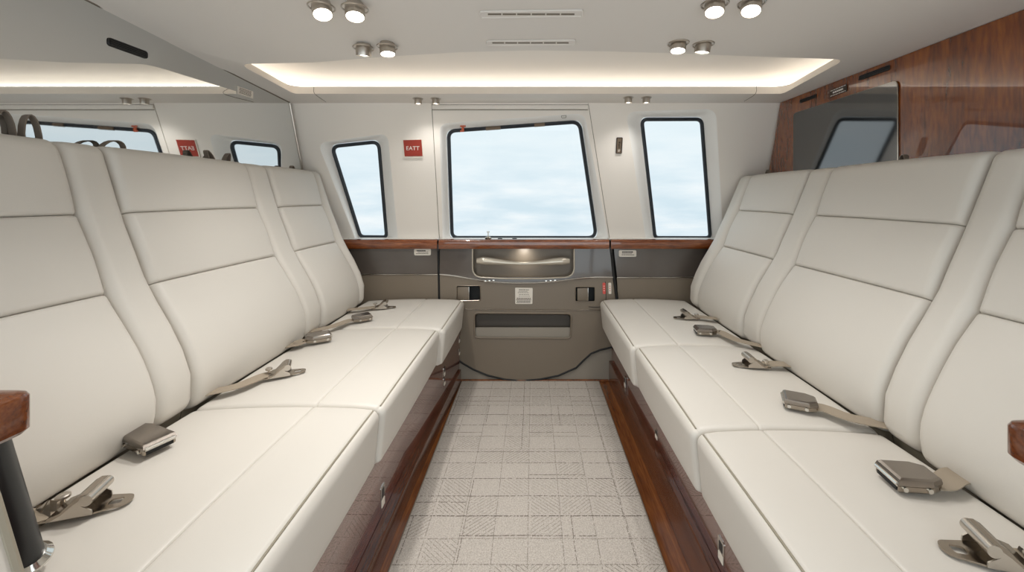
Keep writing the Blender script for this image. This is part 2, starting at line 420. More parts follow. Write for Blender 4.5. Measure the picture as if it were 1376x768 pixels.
# rim bevel of white sill under the panes
def rail(name, x0, x1, label):
    bm = bmesh.new()
    a, b = L(x0, 321.5, -.035), L(x1, 321.5, -.035)
    zt, zb = a.z, L(x0, 334.3, -.035).z
    # top tray in white, front moulding in wood
    pts = []
    y0 = a.y
    prof = [(y0+.012, zt), (y0+.003, zt-.002), (y0, zt-.008), (y0-.003, (zt+zb)/2), (y0, zb+.006), (y0+.004, zb), (y0+.03, zb), (y0+.03, zt)]
    rings = [[Vector((x, p[0], p[1])) for p in prof] for x in (a.x, b.x)]
    loft(rings, True, True, bm)
    o = obj(name, bm, M['wood_rail']); tag(o, label, 'sill rail', 'wooden sill rails under the windows')
    return o, a, b, zt
EXT = [('sill_rail', 430, 587.2, 'short varnished wood sill rail under the left window'),
       ('sill_rail', 589.4, 818.6, 'long varnished wood sill rail across the door under the large window'),
       ('sill_rail', 821, 1000, 'varnished wood sill rail under the right window')]
for nm, x0, x1, lb in EXT:
    o, a, b, zt = rail(nm, x0, x1, lb)
    bm = box(((a.x+b.x)/2, a.y+.075, zt-.006), (b.x-a.x, .13, .012), .002)
    obj('sill_top', bm, M['reveal'], o)
# lock pin and small tabs on the sill
p = L(656, 320.5, 0); p.z = L(656,321.5,-.035).z
t = thing('lock_pin', 'small chrome lock pin standing on the sill below the large window', 'lock pin', p)
bm = lathe([(.018,0),(.019,.004),(.016,.010),(.010,.013),(.006,.015)], Matrix.Translation(p)); obj('pin_base', bm, M['steel'], t)
bm = lathe([(.004,.012),(.0035,.03),(.0035,.036),(.008,.038),(.008,.043),(.004,.045)], Matrix.Translation(p)); obj('pin_knob', bm, M['chrome'], t)
for i, (px, lb) in enumerate(((672,'small dark catch on the white sill beside the lock pin'), (691.5,'small dark catch on the white sill, further from the lock pin'))):
    q = L(px, 320.8, -.005); q.z = p.z+.002
    tag(obj('sill_catch', box(q, (.026,.012,.005), .0015), M['dark']), lb, 'catch')

# ------------------------------------------------------------------ lower side wall and lower door
def lpts(pl, off=0): return [L(x, y, off) for x, y in pl]
# backing structure (light taupe lining, seen under the curved door edge)
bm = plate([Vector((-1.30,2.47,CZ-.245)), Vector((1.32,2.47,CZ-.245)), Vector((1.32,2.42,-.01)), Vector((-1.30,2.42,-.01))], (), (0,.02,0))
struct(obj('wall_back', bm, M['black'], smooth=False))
kick = lpts([(560,440),(870,440),(870,513.6),(560,513.6)], .012)
o = struct(obj('baseboard_back', plate(kick, (), (0,.008,0)), M['taupe_light']), 'light taupe kick panel under the curved lower edge of the door')
Dl = (0,.010,0)
# side panels
def side_panel(x0a, x0b, x1, yl, label):
    t = thing('side_panel', label, 'wall panel', L((x0a+x1)/2, 480), 'grey brown side panels below the sill')
    xm = lambda y: x0a+(x0b-x0a)*(y-335)/75
    obj('upper_panel', plate(lpts([(xm(333),333),(x1,333),(x1,yl-1),(xm(yl),yl-1)]), (), Dl), M['taupe_dark'], t)
    obj('lower_panel', plate(lpts([(xm(yl),yl+1),(x1,yl+1),(x1,470),(xm(430),470)]), (), Dl), M['taupe'], t)
    obj('trim_strip', tube([L(xm(yl),yl,-.001), L(x1,yl,-.001)], .0035, seg=6), M['chrome'], t)
    return t
side_panel(587.5, 589.0, 400, 368.5, 'glossy grey brown side panel below the left window, cut off by the left seat')
side_panel(825.0, 833.0, 1010, 372.5, 'glossy grey brown side panel below the right window, cut off by the right seat')
# the lower door: upper dark band over a chrome curve, taupe field with pocket and latches
chr_ = [(590.8,368.3),(610,370.3),(632,374),(654,377.6),(680,379.6),(704,380),(735,378.8),(760,376),(782,373.4),(803,372.2),(824.6,372.3)]
cs = [(p.x,p.y) for p in spline([(x,y,0) for x,y in chr_], 4)]
rec = rpoly([(635,331),(771.5,331),(771.5,372.5),(635,372.5)], [0,0,14,14], 8)
# recess opening bottom bows a little lower than the chrome line is high: keep it above the line
rec = [(x, min(y, 371.8 + 2.4*(1-((x-703)/70)**2))) for x, y in rec]
band = [(591,332.5),(823,332.5)]+[(x,y-.8) for x,y in cs[::-1]]
niche = obj('door_band', plate(lpts(band, -.004), [lpts([(x, max(y,333.4)) for x,y in rec], -.004)], Dl), M['taupe_dark'], door)
low = [(x,y+.8) for x,y in cs]+[(829.5,410),(831,462)]+[(819,466),(806,469),(794,474),(783,484),(774,493),(750,503.5),(725,508.5),(700,510.5),(678,508.5),(655,503),(636,495),(622,487),(604,474),(592,462)]
curve = [(831,462),(819,466),(806,469),(794,474),(783,484),(774,493),(750,503.5),(725,508.5),(700,510.5),(678,508.5),(655,503),(636,495),(622,487),(604,474),(592,462)]
latL = rpoly([(614,383.6),(645.6,383.6),(645.6,403.8),(614,403.8)], 2, 4)
latR = rpoly([(773,385),(799.5,385),(799.5,405),(773,405)], 2, 4)
pock = rpoly([(637,420),(768,421),(767,454.5),(637.5,453.5)], 6, 6)
obj('door_panel', plate(lpts(low), [lpts(latL), lpts(latR), lpts(pock)], Dl), M['taupe'], door)
obj('chrome_trim', tube(lpts(cs, -.005), .0045, seg=8), M['chrome'], door)
obj('trim_line', tube(lpts([(625,415),(704,416),(812,416.5)], -.001), .003, seg=6), M['steel'], door)
obj('door_gasket', tube(lpts([(x,y+.8) for x,y in curve], .002), .006, seg=8), M['black'], door)
sp_ = lpts([(820,322),(822.5,345),(824.5,367),(827.5,390),(829.8,410),(831,440),(831,462)], -.004)
obj('door_gasket', tube(spline(sp_,3), .0085, seg=8), M['black'], door)
obj('door_gasket', tube(lpts([(588.4,323),(589.5,370),(590.5,420)], -.001), .006, seg=8), M['black'], door)
bm = box(L(821.6,333,-.012), (.012,.02,.05), .004); obj('hinge_pin', bm, M['dark'], door)
bm = box(L(588.6,332,-.012), (.014,.02,.04), .004); obj('hinge_pin', bm, M['dark'], door)
# recessed handle niche
rn = [(x, max(y,333.4)) for x,y in rec]
r2 = [((x-703)*.985+703, 352+(y-352)*.96) for x,y in rn]
def lofted(a, b, d0, d1, steps=3, cap=True):
    rings = [lpts([(a[i][0]*(1-k/steps)+b[i][0]*k/steps, a[i][1]*(1-k/steps)+b[i][1]*k/steps) for i in range(len(a))], d0+(d1-d0)*k/steps) for k in range(steps+1)]
    return loft(rings, False, cap)
obj('handle_niche', lofted(rn, r2, -.004, .055), M['taupe'], door)
rim = [p for p in rec if p[1] > 331.5]
rim = [(635,335)]+[p for p in rec[2:]][::-1][:0]+[(x,y) for x,y in sorted([q for q in rec if q[1]>331.5], key=lambda q: math.atan2(-(q[0]-703)/68, (q[1]-331)/40)) ][::-1]+[(771.5,335)]
rim = sorted(set([q for q in rec if q[1]>331.5]), key=lambda q: q[0])
# order along the U: left side down, bottom, right side up
Ls = sorted([q for q in rim if q[0] < 660], key=lambda q: q[1]*1+q[0]*.8); Rs = sorted([q for q in rim if q[0] > 746], key=lambda q: -q[1]*1+q[0]*.8)
U = [(635,334)]+Ls+[(680,374),(703,374.3),(726,374)]+Rs+[(771.5,334)]
obj('niche_rim', tube(lpts(U, -.005), .0042, seg=8), M['pearl'], door)
# niche lamp above, lighting the handle
bm = box(L(704,333.2,.028)+Vector((0,0,.004)), (.15,.03,.004), .001); obj('niche_lamp', bm, M['niche_lens'], door)
nl = bpy.data.lights.new('niche_glow','SPOT'); nl.energy = .6; nl.spot_size = math.radians(140); nl.spot_blend = 1; nl.shadow_soft_size = .02; nl.color = (1,.95,.87)
no_ = bpy.data.objects.new('niche_glow', nl); col.objects.link(no_); no_.parent = door
no_.location = L(704,335.6,-.010)-ORG[door.name]; no_.rotation_euler = (math.radians(48),0,0)
# bone shaped pull handle
hp = [(641,350.3),(650,350.2),(662,351),(680,352.6),(703,354),(726,352.8),(744,351.3),(756,350.6),(765,350.6)]
hr = [.016,.0235,.021,.014,.009,.014,.021,.0235,.016]
hh = spline([L(x,y,-.006-.012*(1-((x-703)/62)**2)) for x,y in hp], 6)
n = len(hh); rr = []
for i in range(n):
    t = i/(n-1)*(len(hr)-1); k = min(int(t), len(hr)-2); rr.append(hr[k]*(1-(t-k))+hr[k+1]*(t-k))
obj('pull_handle', tube(hh, rr, seg=14), M['pearl'], door)
for x in (648,758): obj('handle_mount', tube([L(x,350.5,0), L(x,350.5,.052)], .012, seg=10), M['steel'], door)
for x0,x1 in ((652,663),(734,746)):
    b_ = bmesh.new()
    for k in range(3): box(L(x0+(x1-x0)*k/2, 377.2-.4*(k-1), -.010), (.014,.008,.012), .003, b_)
    obj('trim_clasp', b_, M['chrome'], door)
# latches: paddle on one half, dark well on the other
for hole, (pa, pb), nm in ((latL,(615,630.5),'l'), (latR,(775.5,790.5),'r')):
    inn = [((x-sum(q[0] for q in hole)/len(hole))*.94+sum(q[0] for q in hole)/len(hole), (y-394)*.92+394) for x,y in hole]
    lt = obj('latch_well', lofted(hole, inn, 0, .045), M['black'], door)
    ya, yb = (385,402.5) if nm=='l' else (386.5,403.8)
    c0 = L((pa+pb)/2,(ya+yb)/2,.008)
    obj('latch_paddle', box(c0, (L(pb,394).x-L(pa,394).x, .014, (yb-ya)*2.35/F), .004), M['taupe'], lt)
    bm = box(L(pb-.3,(ya+yb)/2,.000), (.003,.008,(yb-ya)*2.3/F), .001); obj('paddle_edge', bm, M['chrome'], lt)
    obj('latch_rim', tube(lpts(hole, -.001), .0025, closed=True, seg=6), M['steel' if nm=='l' else 'taupe'], lt)
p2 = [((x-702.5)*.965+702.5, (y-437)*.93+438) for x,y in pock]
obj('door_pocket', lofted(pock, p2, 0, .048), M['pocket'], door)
obj('pocket_rim', tube(lpts(pock, .0), .005, closed=True, seg=8), M['taupe'], door)
obj('access_seam', tube(spline(lpts([(813.5,378),(814.3,398),(813.5,406.5),(810,411),(802,412.6),(791,412)], -.001),4), .0018, seg=5), M['black'], door)

# ------------------------------------------------------------------ placards, signs
def placard(name, pl, mapper, label, cat, rows, rr=1.2, plate_mat='placard', row_mat='print', thick=.0025, group=None):
    """pl: 4 px corners TL TR BR BL ; rows: (v, u0, u1, height, material, words)"""
    f = [mapper(*p) for p in pl]
    n = (f[1]-f[0]).cross(f[3]-f[0]).normalized()
    eye = Vector((0,0,CZ))
    if n.dot(eye-f[0]) < 0: n = -n
    out3 = [mapper(*p) for p in rpoly(pl, rr, 4)]
    cen = sum(f, Vector())/4
    t = thing(name, label, cat, cen, group)
    obj('plate', plate([q+n*thick for q in out3], (), -n*thick), M[plate_mat], t, smooth=False)
    def uv(u, v):
        a = f[0].lerp(f[1], u); b = f[3].lerp(f[2], u); return a.lerp(b, v)+n*(thick+.0004)
    mats = {}
    for (v, u0, u1, hgt, mk, words) in rows:
        b = mats.setdefault(mk, bmesh.new()); u = u0
        rnd = random.Random(int(v*1000)+words)
        while u < u1-.01:
            wl = (u1-u0)/words*rnd.uniform(.6,1.1); e = min(u+wl*.85, u1)
            vs = [b.verts.new(uv(*q)) for q in ((u,v-hgt/2),(e,v-hgt/2),(e,v+hgt/2),(u,v+hgt/2))]
            b.faces.new(vs); u += wl
    for mk, b in mats.items(): obj('print', b, M[mk], t, smooth=False)
    return t
placard('placard', [(692.2,386.2),(715.8,386.6),(715.4,408),(692.4,408)], lambda x,y: L(x,y,-.001), 'square cream instruction placard in the middle of the door below the handle', 'placard',
        [(.12,.22,.8,.05,'print',3),(.22,.2,.72,.03,'print',5),(.30,.15,.8,.03,'print',5),(.42,.22,.8,.03,'print',4),(.52,.2,.85,.02,'print',6),
         (.65,.08,.9,.055,'print',7),(.74,.06,.92,.055,'print',8),(.83,.1,.9,.055,'print',7),(.91,.07,.88,.05,'print',9)])
placard('placard', [(556.2,334.2),(579.2,334.2),(579,342.8),(556.8,342.8)], lambda x,y: L(x,y,-.001), 'small cream placard on the dark panel below the left window sill', 'placard',
        [(.28,.16,.7,.18,'print_dark',5),(.48,.22,.85,.1,'print',5),(.72,.12,.85,.12,'print',6)], 2)
placard('placard', [(831.5,335.8),(855,335.8),(855,344.8),(831.5,344.8)], lambda x,y: L(x,y,-.001), 'small cream placard on the dark panel below the right window sill', 'placard',
        [(.28,.18,.82,.18,'print_dark',5),(.48,.18,.75,.08,'print',5),(.7,.16,.88,.12,'print',6)], 2)
placard('indicator_tab', [(809.6,379.6),(813.4,379.6),(813.8,394.6),(810,394.6)], lambda x,y: L(x,y,-.001), 'narrow red upright tab on the door beside the right latch', 'tab',
        [(.3,.3,.7,.06,'print_white',1),(.5,.3,.7,.06,'print_white',1),(.7,.3,.7,.06,'print_white',1)], 1, 'redtab')
placard('indicator_tab', [(817.4,379.6),(821.2,379.6),(821.4,394.6),(817.8,394.6)], lambda x,y: L(x,y,-.001), 'narrow cream upright tab beside the red tab on the door', 'tab',
        [(.3,.3,.7,.06,'redtab',1),(.5,.3,.7,.06,'redtab',1),(.7,.3,.7,.06,'redtab',1)], 1)
# red sign
pl = [(541,187.2),(567,186.4),(568.8,211.4),(543,212)]
sg = placard('exit_sign', pl, lambda x,y: W(x,y,-.001), 'red square sign with cream letters on the wall between the left window and the door', 'sign', [], 1.0, thick=.005)
pr = [(541.8,188.2),(566.2,187.6),(567.8,209.6),(543.8,210)]
obj('red_face', plate([W(x,y,-.0075) for x,y in pr], (), (0,.002,0)), M['red'], sg, smooth=False)
ux = W(567,199,0)-W(543,199,0); uy = W(554.5,188,0)-W(555.5,211,0)
obj('lettering', text_bm('EATT', .031, W(554.6,199.3,-.0078), ux, W(555,188)-W(555,211)), M['print_white'], sg, smooth=False)
# bronze plate
pl = [(829,185),(836.2,185),(835,205.8),(828,205.8)]
bt = placard('bronze_plate', pl, lambda x,y: W(x,y,-.001), 'small upright bronze plate on the wall between the door and the right window', 'plate',
        [(.3,.35,.7,.12,'bronze_dark',1),(.45,.3,.6,.1,'bronze_dark',1),(.58,.35,.65,.08,'bronze_dark',1),(.78,.3,.7,.05,'print_white',2),(.86,.3,.6,.05,'print_white',2)], .8, 'bronze', thick=.004)
obj('rim', tube([W(x,y,-.005) for x,y in rpoly(pl,.8,3)], .0028, closed=True, seg=6), M['bronze_dark'], bt)

# ------------------------------------------------------------------ left mirror wall, right wood wall
struct(obj('wall_left', box((-1.31, 1.0, .85), (.03, 2.7, 1.7)), M['wall'], smooth=False))
struct(obj('wall_right', box((1.335, 1.0, .78), (.03, 2.7, 1.56)), M['wall'], smooth=False))
def yw(h): return WA+WB*h
def wallpoly(x, top, Y0, gap, Z0):
    p = []
    for k in range(11):
        Y = Y0+(2.115-Y0)*k/10; p.append(Vector((x, Y, top(Y))))
    p.append(Vector((x, yw(.30)-gap, CZ+.30))); p.append(Vector((x, yw(.0)-gap, CZ)))
    p.append(Vector((x, yw(-.2)-gap, CZ-.2))); p.append(Vector((x, 2.30, CZ-.3))); p.append(Vector((x, 2.30, Z0))); p.append(Vector((x, Y0, Z0)))
    return p
mr = obj('mirror_panel', plate(wallpoly(XL, mirror_top, NEAR, .035, .001), (), (-.012,0,0)), M['mirror'], smooth=False)
tag(mr, 'large mirror panel covering the left wall above the seats', 'mirror')
e = [Vector((XL+.001, yw(h)-.028, CZ+h)) for h in (.488,.40,.30,.2,.1,0,-.1,-.2)]
obj('edge_strip', tube(e, .004, seg=6), M['nickel'], mr)
e = [Vector((XL+.002, Y, mirror_top(Y)+.001)) for Y in (NEAR,.5,1.0,1.5,2.1)]
obj('edge_strip', tube(e, .003, seg=6), M['slot'], mr)
wp = obj('wood_panel', plate(wallpoly(XR, lambda Y: ZC-.002, NEAR, .03, .001), (), (.025,0,0)), M['wood_v'], smooth=False)
tag(wp, 'glossy dark walnut panel covering the right wall above the seats', 'wall panel')
# television
ty0, ty1, tz0, tz1 = 1.43, 2.0, CZ-.12, CZ+.413
def yz(x, pl, r, seg=5): return [Vector((x, a, b)) for a, b in rpoly(pl, r, seg)]
tq = [(ty0,tz0),(ty1,tz0),(ty1,tz1),(ty0,tz1)]
tv = thing('television', 'black television screen set into the walnut panel on the right wall', 'television', (XR,1.715,tz0))
obj('screen', plate(yz(XR-.006, tq, .02), (), (.0058,0,0)), M['screen'], tv, smooth=False)
obj('bezel', tube(yz(XR-.004, tq, .02), .002, closed=True, seg=6), M['steel'], tv)
def slot_vent(x, Y0, Y1, z0, z1, label, sgn, lou=3):
    t = thing('wall_vent', label, 'vent', (x,(Y0+Y1)/2,z0), 'slot vents along the top of the side walls')
    q = [(Y0,z0),(Y1,z0),(Y1,z1),(Y0,z1)]; r = (z1-z0)*.35
    obj('vent_back', plate(yz(x+sgn*.0005, q, r), (), (sgn*.001,0,0)), M['black'], t, smooth=False)
    obj('vent_frame', tube(yz(x+sgn*.002, q, r), .0022, closed=True, seg=6), M['dark'], t)
    for k in range(lou):
        z = z0+(z1-z0)*(k+1)/(lou+1)
        obj('louvre', box((x+sgn*.002,(Y0+Y1)/2,z), (.004,(Y1-Y0)*.94,.0018)), M['dark'], t, smooth=False)
slot_vent(XL, 1.205, 1.325, CZ+.453, CZ+.474, 'dark slot vent high on the left mirror panel', 1)
slot_vent(XR, 1.845, 1.955, CZ+.455, CZ+.468, 'dark slot vent on the walnut wall above the far end of the television', -1, 2)
slot_vent(XR, 1.465, 1.60, CZ+.462, CZ+.477, 'dark slot vent on the walnut wall above the near end of the television', -1, 2)
placard('placard', [(318.5,115.5),(339.5,123),(339.5,132.5),(318.5,125.5)], lambda x,y: X(x,y,XL+.001), 'white label with rows of print at the top of the left mirror panel', 'placard',
        [(.18,.12,.9,.1,'print',6),(.38,.1,.85,.1,'print',6),(.58,.12,.9,.1,'print',5),(.78,.1,.85,.1,'print',6)], .6)
placard('placard', [(1115.5,122),(1138.5,112.5),(1138.5,122.5),(1115.5,131)], lambda x,y: X(x,y,XR-.001), 'small brown placard with white print on the walnut wall above the television', 'placard',
        [(.12,.05,.95,.09,'print_white',5),(.48,.2,.8,.22,'print_white',4),(.86,.05,.95,.09,'print_white',5)], .5, 'bronze_dark')

# the cabin side behind the camera, with its open doorway
q = [Vector(p) for p in ((-1.30,NEAR,0),(-1.08,NEAR,0),(-1.08,NEAR,1.46),(1.08,NEAR,1.46),(1.08,NEAR,0),(1.32,NEAR,0),(1.32,NEAR,1.72),(-1.30,NEAR,1.72))]
struct(obj('wall_front', plate(q, (), (0,-.02,0)), M['wall'], smooth=False))
# ------------------------------------------------------------------ ceiling fittings
def downlight(loc, tilt, tx, r, label, power):
    t = thing('downlight', label, 'ceiling light', loc, 'small brushed nickel ceiling spotlights')
    loc = Vector(loc)
    bm = tube([loc+Vector((math.cos(a)*r*1.32, math.sin(a)*r*1.32, -.001)) for a in [2*PI*k/28 for k in range(28)]], .0022, closed=True, seg=6)
    obj('mounting_ring', bm, M['nickel'], t)
    Rm = Matrix.Translation(loc) @ Matrix.Rotation(tx,4,'X') @ Matrix.Rotation(tilt,4,'Y')
    prof = [(r*.9,.012),(r,.006),(r,-.023),(r*.985,-.027),(r*.90,-.027),(r*.86,-.0225)]
    obj('lamp_can', lathe(prof, Rm, 28, cap0=True, cap1=False), M['nickel'], t)
    obj('lens', lathe([(.0001,-.0235),(r*.5,-.0235),(r*.87,-.0225)], Rm, 24, cap0=False, cap1=False), M['lens'], t)
    ld = bpy.data.lights.new('downlight_beam','SPOT'); ld.energy = power; ld.spot_size = math.radians(125); ld.spot_blend = .9; ld.shadow_soft_size = .014
    ld.color = (1,.98,.945)
    lo = bpy.data.objects.new('downlight_beam', ld); col.objects.link(lo); lo.parent = t
    lo.matrix_local = Matrix.Translation(-loc) @ Rm @ Matrix.Translation((0,0,-.030))
PO, PL, PRr = 14, 3, 4.5
dl = [(432,9,.5,'outer one of the pair of nickel spotlights nearest the camera, left side of the ceiling',PO,.28),
      (477,11,.5,'inner one of the pair of nickel spotlights nearest the camera, left side of the ceiling',PL,.12),
      (488.5,64,.5,'outer one of the second pair of nickel spotlights, left, just before the light recess',PO,-.05),
      (520.5,62.5,.5,'inner one of the second pair of nickel spotlights, left, just before the light recess',PL,.1),
      (1010,4,.5,'outer one of the pair of nickel spotlights nearest the camera, right side of the ceiling',PRr,-.22),
      (960.5,5,.5,'inner one of the pair of nickel spotlights nearest the camera, right side of the ceiling',PRr,-.15),
      (945,59.5,.5,'outer one of the second pair of nickel spotlights, right, just before the light recess',PRr,-.1),
      (911.5,58,.5,'inner one of the second pair of nickel spotlights, right, just before the light recess',PRr,-.1),
      (561.5,132.5,.5,'outer one of the tiny spotlight pair above the wall left of the door window',2.5,.05),
      (585.5,132.5,.5,'inner one of the tiny spotlight pair above the wall left of the door window',2.5,.0),
      (868.5,131,.5,'outer one of the tiny spotlight pair above the wall right of the door window',2.5,.0),
      (844.5,131,.5,'inner one of the tiny spotlight pair above the wall right of the door window',2.5,.0)]
TX = [-.30,-.24,.18,-.10,-.30,-.26,.14,-.12,.05,.05,.05,.05]
for i, (px, py, _, lb, pw, tl) in enumerate(dl):
    p = Hh(px, py, .4945)
    downlight(p, -tl, TX[i], .0245 if i < 8 else .018, lb, pw)
def ceil_vent(pl, slot_px, label):
    q = [Hh(x,y,.4945) for x,y in rpoly(pl, 3, 5)]; c = sum(q, Vector())/len(q)
    t = thing('ceiling_vent', label, 'vent', c, 'slot vents in the ceiling')
    obj('vent_plate', plate([v-Vector((0,0,.0025)) for v in q], (), (0,0,.003)), M['ceiling'], t, smooth=False)
    obj('vent_rim', tube([v-Vector((0,0,.002)) for v in q], .0025, closed=True, seg=6), M['ceiling'], t)
    x0, x1, y0, y1, n = slot_px
    for k in range(n):
        a, b = x0+(x1-x0)*(k+.03)/n, x0+(x1-x0)*(k+.95)/n
        s = [Hh(a,y0,.4915),Hh(b,y0,.4915),Hh(b,y1,.4915),Hh(a,y1,.4915)]
        obj('vent_slot', plate([v for v in s], (), (0,0,.001)), M['slot'], t, smooth=False)
ceil_vent([(645,14.5),(783,12.5),(783,20.5),(645,22.5)], (655,773,18.2,20.4,6), 'long slot vent in the ceiling nearest the camera')
ceil_vent([(654,54.3),(773,52.8),(773,58.6),(654,60)], (661,765,56.8,58.6,6), 'shorter slot vent in the ceiling next to the light recess')

# ------------------------------------------------------------------ floor coverings and plinths
CXL, CXR = -.400, .372
bm = plate([Vector(p) for p in ((CXL,NEAR,.001),(CXR,NEAR,.001),(CXR,2.294,.001),(CXL,2.294,.001))], (), (0,0,.007))
cp = tag(obj('carpet', bm, M['carpet'], smooth=False), 'pale woven carpet runner with a dashed grid and hatched squares on the aisle floor', 'carpet')
bm = tube([Vector((CXL,NEAR,.005)),Vector((CXL,2.293,.005)),Vector((CXR,2.293,.005)),Vector((CXR,NEAR,.005))], .004, seg=6)
obj('edge_binding', bm, mat('carpet_binding',(150,138,124),.8), cp)
# threshold bar across the far end
tag(obj('threshold', box((0,2.305,.006),(.86,.016,.012),.003), M['wood_y']), 'dark wood threshold strip between the carpet and the door', 'threshold')
def plinth(sg, xs, xsk, zsk, label, xfar, skfar):
    Y0, Y1 = NEAR, 2.29
    t = thing('seat_plinth', label, 'bench base', (sg*(xs+.25),1.0,0), 'glossy wooden bench bases')
    ys = (Y0, 1.45, 1.6, Y1)
    fx = lambda Y, a, b: a if Y <= 1.45 else a+(b-a)*(Y-1.45)/(Y1-1.45)
    def wall(a, b, back, z0, z1):
        rings = []
        for Y in ys:
            f = fx(Y, a, b); rings.append([Vector((sg*q, Y, z)) for q, z in ((f,z0),(f,z1-.003),(f+.003,z1),(f+back,z1),(f+back,z0))])
        return loft(rings, True, True)
    obj('base_panel', wall(xs, xfar, .38, .001, .302), M['wood_base'], t)
    obj('skirting', wall(xsk, skfar, xs-xsk-.001, .001, zsk), M['wood_skirt'], t)
    obj('top_rail', wall(xs-.008, xfar-.008, .007, .274, .302), M['wood_base'], t)
    return t
pL = plinth(-1, .461, .428, .076, 'glossy dark wooden bench base under the left seats', .415, .405)
pR = plinth(1, .462, .440, .125, 'glossy dark wooden bench base under the right seats', .445, .430)
def strike(sg, x, px, py, hgt, label, tab=False):
    Y = F*x/abs(px-VX); z = CZ-(py-VY)*Y/F
    t = thing('latch_plate', label, 'latch plate', (sg*x,Y,z), 'small metal latch plates on the bench bases')
    xx = sg*(x-.002)
    q = [(Y-.016,z-hgt/2),(Y+.016,z-hgt/2),(Y+.016,z+hgt/2),(Y-.016,z+hgt/2)]
    obj('plate', plate(yz(xx, q, .006), (), (sg*.0025,0,0)), M['chrome'], t, smooth=False)
    q2 = [(Y-.009,z),(Y+.009,z),(Y+.009,z+hgt*.36),(Y-.009,z+hgt*.36)]
    obj('socket', plate(yz(xx-sg*.0006, q2, .003), (), (sg*.0008,0,0)), M['dark'], t, smooth=False)
    q3 = [(Y-.012,z-hgt*.42),(Y+.012,z-hgt*.42),(Y+.012,z-hgt*.1),(Y-.012,z-hgt*.1)]
    obj('tab', plate(yz(xx-sg*.001, q3, .002), (), (sg*.001,0,0)), M['placard'], t, smooth=False)
for a in ((-1,.461,514,666,.07,'chrome and cream latch plate on the left bench base nearest the camera'),
          (-1,.432,597,499,.045,'second latch plate from the camera on the left bench base, upper of two'),
          (-1,.432,597,512,.04,'second latch plate from the camera on the left bench base, lower of two'),
          (-1,.4165,617,455,.045,'latch plate at the far end of the left bench base, upper of two'),
          (-1,.4165,617,472,.04,'latch plate at the far end of the left bench base, lower of two'),
          (1,.4485,840,513,.055,'farthest latch plate on the right bench base, near the door'),
          (1,.462,882.5,583,.04,'middle latch plate on the right bench base'),
          (1,.462,969.5,740,.06,'latch plate on the right bench base nearest the camera')):
    strike(*a)

# ------------------------------------------------------------------ seats
def sweep(bm, sec, Y0, Y1, R, crown=0.0, mid=10):
    """sec: (x, z, nx, nz, weight); closed section swept along Y with rounded ends"""
    st = []
    R = max(R, 1e-4)
    for k in range(6):
        a = k/5*PI/2; st.append((Y0+R*(1-math.cos(a)), R*(1-math.sin(a))))
    for k in range(1, mid): st.append((Y0+R+(Y1-Y0-2*R)*k/mid, 0))
    for k in range(5,-1,-1):
        a = k/5*PI/2; st.append((Y1-R*(1-math.cos(a)), R*(1-math.sin(a))))
    rings = []
    for Y, ins in st:
        c = crown*max(0, math.sin(PI*(Y-Y0)/(Y1-Y0)))**.7
        rings.append([Vector((x-nx*(ins-c)*w, Y, z-nz*(ins-c)*w)) for x, z, nx, nz, w in sec])
    b = loft(rings, True, True, bm)
    return b
ZT, ZB = .466, .306
def cushion_section(sg, xf, xs, xb):
    r = .026; s = []
    def P(ax, z, nx, nz, w=1): s.append((sg*ax, z, sg*nx, nz, w))
    P(xb, ZB, 0, -1, 0); P(xf+.03, ZB, 0, -1, .0)
    for k in range(5):
        a = k/4*PI/2; P(xf+.012+.012*(1-math.sin(a))*0+ .012-.012*math.sin(a) , ZB+.012-.012*math.cos(a), -math.sin(a), -math.cos(a), .6)
    for k in range(1,5): P(xf+.012-.012*(k/5), ZB+.012+(ZT-r-ZB-.012)*k/5, -1, 0)
    for k in range(9):
        a = k/8*PI/2; rr = r-(.0035 if k in (6,) else 0)
        P(xf+r-rr*math.cos(a), ZT-r+rr*math.sin(a), -math.cos(a), math.sin(a))
    xsn = sorted([xf+r+(xb-xf-r)*k/16 for k in range(1,17)]+[xb-d for d in (.028,.024,.020,.015,.010,.006,.003,.001)]+[xs+d for d in (-.010,-.005,-.0025,-.001,0,.001,.0025,.005,.010)])
    for x in xsn:
        gz = -.0042*math.exp(-((x-xs)/.0016)**2)-.0012*math.exp(-((x-xs)/.006)**2)
        u = min(1, (x-xf)/(xb-xf)); cz = .010*abs(math.sin(PI*u))**.8-.006*u
        d = max(0, .024-(xb-x)); cz -= .024-math.sqrt(max(0, .024**2-d*d))
        P(x, ZT+gz+cz, 0, 1)
    P(xb+.001, ZB+.06, 0, 0, 0)
    return s
def catmull_x(prof):
    pts = spline([(x, h, 0) for x, h in prof], 8)
    def f(h):
        for a, b in zip(pts, pts[1:]):
            if a.y <= h <= b.y: t = (h-a.y)/(b.y-a.y+1e-9); return a.x+(b.x-a.x)*t
        a, b = (pts[0], pts[1]) if h < pts[0].y else (pts[-2], pts[-1])
        return a.x+(b.x-a.x)*(h-a.y)/(b.y-a.y)
    return f
PROF = {-1: [(.962,-.66),(.950,-.60),(.936,-.545),(.935,-.49),(.966,-.40),(1.010,-.32),(1.056,-.239),(1.094,-.14),(1.129,-.043),(1.185,.154),(1.192,.19)],
         1: [(.895,-.66),(.880,-.61),(.869,-.56),(.867,-.51),(.890,-.44),(.946,-.33),(.9945,-.256),(1.036,-.16),(1.0757,-.069),(1.150,.1255),(1.163,.17)]}
SEAM = {-1: (-.600,-.239,-.043,.150), 1: (-.600,-.256,-.069,.126)}
XF = {s: catmull_x(PROF[s]) for s in (-1,1)}
